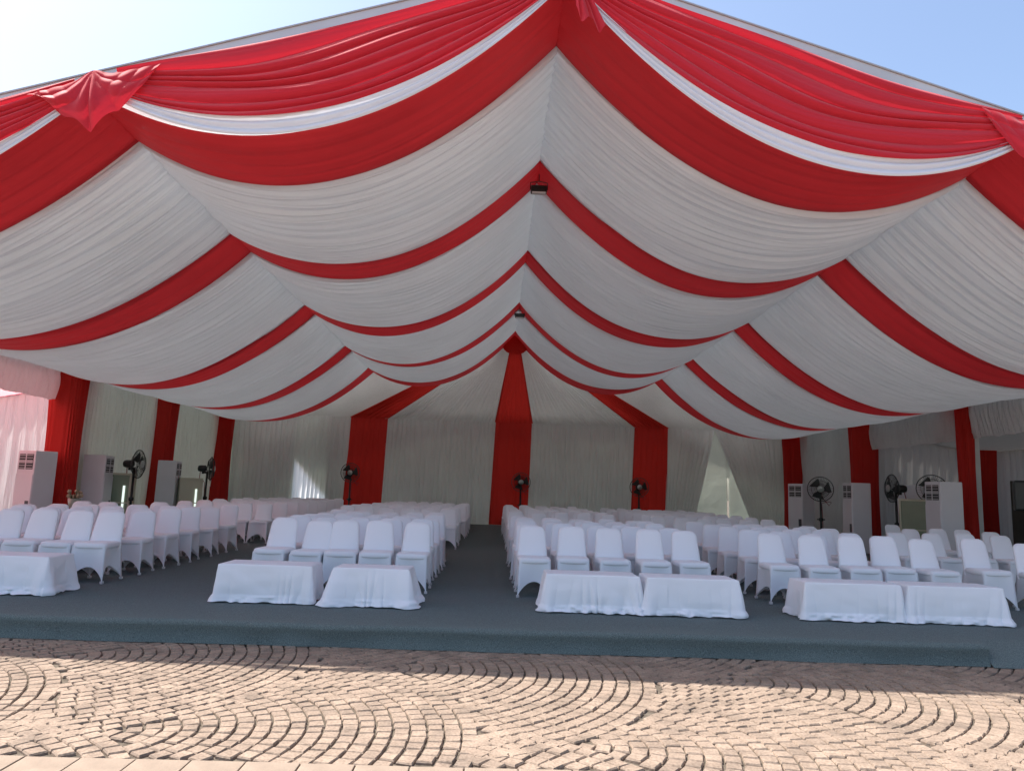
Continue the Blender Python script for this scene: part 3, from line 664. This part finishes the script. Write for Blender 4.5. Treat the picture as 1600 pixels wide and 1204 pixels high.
# ------------------------------------------------------------------ covered tables
def table(cx, cy, w, d, h, label, seed, flare=0.10, puddle=0.05):
    root = empty('covered_table', (cx, cy, FL)); tag(root, label, 'table', 'low tables under white cloths along the front')
    n = 420; per = 2 * (w + d)
    sarr = np.linspace(0, per, n, endpoint=False)
    base = np.zeros((n, 2)); nor = np.zeros((n, 2)); cor = np.zeros(n)
    for i, q in enumerate(sarr):
        if q < w: base[i] = (-w / 2 + q, -d / 2); nor[i] = (0, -1); e = min(q, w - q)
        elif q < w + d: q -= w; base[i] = (w / 2, -d / 2 + q); nor[i] = (1, 0); e = min(q, d - q)
        elif q < 2 * w + d: q -= w + d; base[i] = (w / 2 - q, d / 2); nor[i] = (0, 1); e = min(q, w - q)
        else: q -= 2 * w + d; base[i] = (-w / 2, d / 2 - q); nor[i] = (-1, 0); e = min(q, d - q)
        cor[i] = math.exp(-(e / 0.10) ** 2)
        if e < 0.10:
            cxs = math.copysign(1, base[i][0]) ; cys = math.copysign(1, base[i][1]); dg = np.array([cxs, cys]) / math.sqrt(2)
            k = 0.5 * (1 - e / 0.10) + 0.0; nor[i] = nor[i] * (1 - k) + dg * k; nor[i] /= np.linalg.norm(nor[i])
    corw = np.convolve(np.r_[cor, cor, cor], np.ones(13) / 13, 'same')[n:2 * n] * 1.6
    rows = 40; P = []
    for k_ in (0.0, 0.4, 0.8, 0.97):
        rr = np.zeros((n, 3)); rr[:, :2] = base * k_; rr[:, 2] = h + 0.002 * vn(sarr * 5, sarr * 0 + k_ * 9, seed); P.append(rr)
    f1 = vn(sarr * 3.2, sarr * 0, seed); f2 = vn(sarr * 9, sarr * 0 + 4, seed + 1)
    for i in range(rows):
        v_ = i / (rows - 1); z = (h - 0.006) * (1 - v_) + 0.008 * v_
        out = 0.008 + flare * v_ * (0.4 + 0.6 * f1 + 0.5 * corw) + 0.010 * v_ * corw
        fo = np.abs(np.sin(sarr * 19 + 8 * f1 + (4.0 * v_) * (f2 - 0.5))) ** 0.7 - 0.45
        out = out + 0.042 * v_ ** 0.9 * fo * np.clip(0.05 + 0.9 * vn(sarr * 2.1, sarr * 0 + 7, seed + 2) ** 3 + 0.45 * corw, 0, 1)
        dia = np.sin(np.pi * np.clip(v_ * 1.1, 0, 1)) * vn(sarr * 5 + v_ * 3.0 * np.sign(f1 - 0.5), sarr * 0 + v_ * 1.2, seed + 21)
        out = out + 0.016 * (dia - 0.4) * (1 - corw * 0.5)
        out = out + 0.008 * (vn(sarr * 4, sarr * 0 + v_ * 5, seed + 9) - 0.5)
        bunch = max(0, (v_ - 0.80) / 0.20)
        out = out + puddle * bunch ** 0.7 * (0.1 + 1.2 * vn(sarr * 16, sarr * 0 + v_ * 14, seed + 3)) * (0.2 + 0.9 * vn(sarr * 3, sarr * 0 + 2, seed + 11))
        zz = z + 0.035 * bunch * vn(sarr * 17, sarr * 0 + v_ * 11, seed + 4) * (1 - bunch * 0.6)
        rr = np.zeros((n, 3)); rr[:, :2] = base + nor * out[:, None]; rr[:, 2] = zz; P.append(rr)
    grid('tablecloth', np.stack(P), M['cloth'], root, closed=True)
    MB().box(-w / 2 + 0.02, w / 2 - 0.02, -d / 2 + 0.02, d / 2 - 0.02, h - 0.035, h - 0.006).build('table_top', M['wood'], root)
TB = [(-2.58, 9.02, 1.06, 0.5, 0.43, 'long cloth-covered table before the left-of-aisle chairs, square-cornered', 1, 0.015, 0.03),
      (-1.36, 8.98, 0.86, 0.46, 0.43, 'shorter cloth-covered table beside the aisle with flaring crumpled folds', 2, 0.085, 0.07),
      (1.20, 9.02, 1.08, 0.48, 0.43, 'cloth-covered table right of the aisle with a crumpled hem at its left corner', 3, 0.04, 0.09),
      (2.36, 8.98, 1.06, 0.48, 0.43, 'smooth cloth-covered table second right of the aisle', 4, 0.035, 0.06),
      (4.24, 8.99, 1.12, 0.46, 0.43, 'cloth-covered table at the left end of the far right row', 5, 0.03, 0.06),
      (5.46, 9.00, 1.12, 0.46, 0.43, 'rightmost cloth-covered table, pushed against its neighbour', 6, 0.03, 0.06),
      (-5.62, 9.12, 1.05, 0.5, 0.43, 'leftmost cloth-covered table, cut by the picture edge', 7, 0.06, 0.06)]
for t in TB: table(*t)

# ------------------------------------------------------------------ floor-standing units
def ac_unit(x, y, rz, label, w=0.60, d=0.52, h=1.90, tilt=0.0):
    r = tag(empty('air_conditioner', (x, y, FL), rz), label, 'air conditioner', 'tall floor-standing air conditioners')
    MB().box(-w / 2, w / 2, -d / 2, d / 2, 0, h, bev=0.02).build('body', M['ac'], r)
    MB().box(-w / 2 + 0.012, w / 2 - 0.012, -d / 2 - 0.012, -d / 2 + 0.004, 0.10, h - 0.52, bev=0.005).build('front_panel', M['ac'], r)
    gx0, gx1, gz0, gz1 = -w / 2 + 0.06, w / 2 - 0.06, h - 0.42, h - 0.08
    ve = MB().box(gx0, gx1, -d / 2 - 0.004, -d / 2 + 0.02, gz0, gz1).build('vent', M['ac_dark'], r)
    b = MB(); zc = (gz0 + gz1) / 2
    b.box(-0.012, 0.012, -d / 2 - 0.016, -d / 2 - 0.006, gz0, gz1); b.box(gx0, -0.0125, -d / 2 - 0.016, -d / 2 - 0.006, zc - 0.012, zc + 0.012); b.box(0.0125, gx1, -d / 2 - 0.016, -d / 2 - 0.006, zc - 0.012, zc + 0.012)
    b.build('vent_frame', M['ac'], ve)
    for k in range(6):
        zz = gz0 + 0.028 + k * (gz1 - gz0) / 6
        MB().box(gx0 + 0.01, gx1 - 0.01, -d / 2 - 0.0125, -d / 2 - 0.0045, zz - 0.007, zz + 0.007).build('louvre', M['foot'], ve)
    MB().box(w / 2 - 0.17, w / 2 - 0.05, -d / 2 - 0.016, -d / 2 - 0.0125, 0.55, 0.78).build('energy_label', M['ac_sticker'], r)
    return r
rd = math.radians
ac_unit(-10.45, 17.3, rd(-25), 'tall air conditioner at the far left, tinted pink, in front of the side bay')
ac_unit(-9.95, 19.0, rd(98), 'tall air conditioner turned sideways just behind the first left red column')
ac_unit(-9.55, 22.2, rd(98), 'tall air conditioner half hiding the second left red column')
ac_unit(10.0, 24.0, rd(-65), 'tall air conditioner before the rear right red column')
ac_unit(10.15, 20.6, rd(-92), 'tall air conditioner left of the middle right red column')
ac_unit(10.35, 16.9, rd(-90), 'largest tall air conditioner, left of the slim red column')
ac_unit(11.9, 20.8, rd(120), 'tall air conditioner standing behind the cream cabinet', w=0.8)
def cabinet(x, y, rz, w, d, h, label, mt_out, mt_in, strip):
    r = tag(empty('cabinet', (x, y, FL), rz), label, 'cabinet', 'waist-high cabinets along the sides')
    t = 0.05
    b = MB(); b.box(-w / 2, -w / 2 + t, -d / 2, d / 2, 0, h); b.box(w / 2 - t, w / 2, -d / 2, d / 2, 0, h); b.box(-w / 2 + t, w / 2 - t, d / 2 - 0.03, d / 2 - 0.002, 0, h - t)
    b.box(-w / 2 + t, w / 2 - t, -d / 2 + 0.002, d / 2 - 0.002, h - t, h - 0.002); b.build('carcass', mt_out, r)
    MB().box(-w / 2 + t, w / 2 - t, -d / 2 + 0.03, -d / 2 + 0.05, 0.02, h - t - 0.002).build('front_panel', mt_in, r)
    MB().box(-w / 2 + t, w / 2 - t, -d / 2 + 0.004, -d / 2 + 0.03, h * 0.48, h * 0.48 + 0.03).build('shelf', mt_out, r)
    if strip: MB().box(w / 2 - t - 0.14, w / 2 - t - 0.09, -d / 2 + 0.005, -d / 2 + 0.028, 0.35, h - 0.32).build('bright_strip', M['tube'], r)
cabinet(-9.65, 19.6, rd(12), 0.62, 0.5, 1.48, 'green-fronted cabinet with a bright strip beside the left fan', M['cab'], M['cab_green'], True)
cabinet(-8.95, 22.3, rd(30), 0.62, 0.5, 1.42, 'cream cabinet with a bright strip further back on the left', M['cab'], M['cab'], True)
cabinet(10.75, 18.6, rd(-48), 0.75, 0.62, 1.50, 'cream cabinet with a green front on the right, between fan and air conditioner', M['cab'], M['cab_green'], False)
r = tag(empty('tall_brown_cabinet', (14.75, 20.4, FL), rd(-35)), 'tall dark brown cabinet beside the outer red drape on the right', 'cabinet')
MB().box(-0.3, 0.3, -0.3, 0.3, 0, 2.1, bev=0.01).build('body', M['brown'], r)
MB().box(-0.28, 0.28, -0.316, -0.302, 1.08, 2.06).build('upper_door', M['brown'], r); MB().box(-0.28, 0.28, -0.316, -0.302, 0.06, 1.05).build('lower_door', M['brown'], r)

# ------------------------------------------------------------------ pedestal fans
def ped_fan(x, y, rz, hz, label, R_=0.36, cable=True):
    r = tag(empty('pedestal_fan', (x, y, FL), rz), label, 'fan', 'black pedestal fans round the hall')
    MB().lathe([(0.28, 0.0), (0.28, 0.025), (0.22, 0.05), (0.06, 0.075), (0.04, 0.10)], 24).build('base', M['black'], r, True)
    p = MB(); p.tube([(0, 0, 0.08), (0, 0, hz - 0.10)], 0.03, 10); p.build('pole', M['black'], r, True)
    c = MB(); c.lathe([(0.05, 0.78), (0.06, 0.80), (0.06, 0.86), (0.05, 0.88)], 14); c.tube([(-0.11, 0, 0.83), (0.11, 0, 0.83)], 0.018); c.build('height_clamp', M['black'], r, True)
    mo = MB(); mm = Matrix.Translation((0, 0, hz)) @ Matrix.Rotation(rd(90), 4, 'X')
    mo.lathe([(0.03, -0.28), (0.085, -0.26), (0.10, -0.20), (0.10, -0.06), (0.06, -0.02)], 18, mm); mo.tube([(0, 0.12, hz - 0.16), (0, 0.12, hz - 0.05)], 0.035); mo.tube([(0, 0, hz - 0.12), (0, 0.12, hz - 0.12)], 0.03); mo.build('motor', M['black'], r, True)
    # cage: rings and radial wires
    cg = MB(); yf, yb = -0.20, -0.005
    def ring(rad, yy, rr):
        cg.tube([(rad * math.cos(a), yy, hz + rad * math.sin(a)) for a in np.linspace(0, 2 * math.pi, 37)], rr, 5)
    ring(R_, -0.10, 0.013); ring(R_ * 0.70, yf + 0.02, 0.004); ring(R_ * 0.45, yf, 0.004); ring(R_ * 0.7, yb - 0.01, 0.004)
    for k in range(44):
        a = 2 * math.pi * k / 44; c_, s_ = math.cos(a), math.sin(a)
        cg.tube([(0.09 * c_, yf, hz + 0.09 * s_), (R_ * 0.7 * c_, yf + 0.02, hz + R_ * 0.7 * s_), (R_ * c_, -0.10, hz + R_ * s_)], 0.0032, 4)
        cg.tube([(0.09 * c_, yb, hz + 0.09 * s_), (R_ * 0.7 * c_, yb - 0.01, hz + R_ * 0.7 * s_), (R_ * c_, -0.10, hz + R_ * s_)], 0.0032, 4)
    cage = cg.build('cage', M['black'], r)
    hb = MB(); hb.lathe([(0.0, 0.225), (0.06, 0.222), (0.095, 0.205), (0.10, 0.19)], 20, mm); hb.build('badge', M['steel'], cage, True)
    for k in range(3):
        a0 = 2 * math.pi * k / 3; V = []; n = 7
        for i in range(n):
            t = i / (n - 1); rad = 0.05 + (R_ - 0.09) * t; wd = 0.35 + 0.45 * math.sin(t * 2.2)
            for e in (-1, 1):
                for dy in (0, 0.006):
                    a = a0 + e * wd * 0.75 + 0.25 * t; V.append((rad * math.cos(a), -0.105 + e * 0.035 + dy, hz + rad * math.sin(a)))
        F = []
        for i in range(n - 1):
            o = i * 4; F += [[o, o + 2, o + 6, o + 4], [o + 1, o + 5, o + 7, o + 3], [o, o + 4, o + 5, o + 1], [o + 2, o + 3, o + 7, o + 6]]
        F += [[0, 1, 3, 2], [n * 4 - 4, n * 4 - 2, n * 4 - 1, n * 4 - 3]]
        mesh_obj('blade', V, F, M['blade'], r)
    if cable:
        cb = MB(); cb.tube([(0.02, 0.20, hz - 0.05), (0.10, 0.22, hz - 0.30), (0.24, 0.18, hz - 0.48), (0.30, 0.15, hz - 0.38), (0.18, 0.12, hz - 0.36), (0.03, 0.06, hz - 0.42), (0.045, 0.04, hz - 0.7), (0.05, 0.04, 0.3)], 0.010, 6); cb.build('cable', M['cable'], r, True)
ped_fan(-9.25, 19.4, rd(90), 1.72, 'black pedestal fan seen from the side beside the green-fronted cabinet')
ped_fan(-8.75, 23.0, rd(104), 1.72, 'black pedestal fan on the left, edge-on before the rear corner column')
ped_fan(-5.45, 28.6, 0.02, 1.84, 'black pedestal fan before the left red curtain of the back wall')
ped_fan(1.06, 28.6, 0.05, 1.70, 'black pedestal fan at the end of the central aisle')
ped_fan(5.62, 28.6, -0.05, 1.66, 'black pedestal fan before the right red curtain of the back wall')
ped_fan(9.75, 22.0, rd(-22) + math.pi * 0, 1.72, 'black pedestal fan left of the middle right red column')
ped_fan(10.55, 19.3, rd(-92), 1.76, 'black pedestal fan turned sideways beside the cream cabinet on the right')
ped_fan(11.45, 19.2, rd(-30), 1.78, 'black pedestal fan half hidden by the largest air conditioner')
ped_fan(-11.3, 16.7, rd(100), 1.70, 'black pedestal fan cut by the left picture edge')
# loudspeaker on a stand at the right edge
r = tag(empty('loudspeaker', (12.0, 16.55, FL), rd(-30)), 'black loudspeaker on a thin stand at the right picture edge', 'loudspeaker')
MB().box(-0.22, 0.22, -0.2, 0.2, 1.30, 1.98, bev=0.04).build('cabinet_shell', M['black'], r); MB().box(-0.19, 0.19, -0.215, -0.202, 1.35, 1.93, bev=0.004).build('grille', M['blade'], r)
b = MB(); b.tube([(0, 0, 0.35), (0, 0, 1.32)], 0.02); b.build('stand_pole', M['black'], r)
for k in range(3):
    a = k * 2.094; b = MB(); b.tube([(0, 0, 0.62), (0.45 * math.cos(a), 0.45 * math.sin(a), 0.012)], 0.014); b.build('stand_leg', M['black'], r)
# small flower arrangement among the left chairs
r = tag(empty('flower_vase', (-8.75, 15.9, FL - 0.0)), 'small vase of cream flowers behind the far left chairs', 'flowers')
MB().lathe([(0.10, 0.0), (0.12, 0.02), (0.03, 0.06), (0.025, 0.66), (0.10, 0.72), (0.13, 0.90), (0.12, 0.90)], 18).build('vase', M['vase'], r, True)
st = MB()
for k in range(22):
    a = R.uniform(0, 6.28); rad = R.uniform(0.02, 0.13); z = R.uniform(0.92, 1.10) - rad * 0.5
    st.tube([(0.03 * math.cos(a), 0.03 * math.sin(a), 0.86), (rad * math.cos(a), rad * math.sin(a), z)], 0.005, 4)
    if k < 14:
        bm = bmesh.new(); bmesh.ops.create_icosphere(bm, subdivisions=2, radius=0.042)
        for v_ in bm.verts: v_.co *= R.uniform(0.75, 1.2)
        f = MB(); f.add(bm, Matrix.Translation((rad * math.cos(a), rad * math.sin(a), z))); f.build('flower', M['petal'], r)
st.build('stems', M['leaf'], r)
print('CHAIRS', nchair[0])
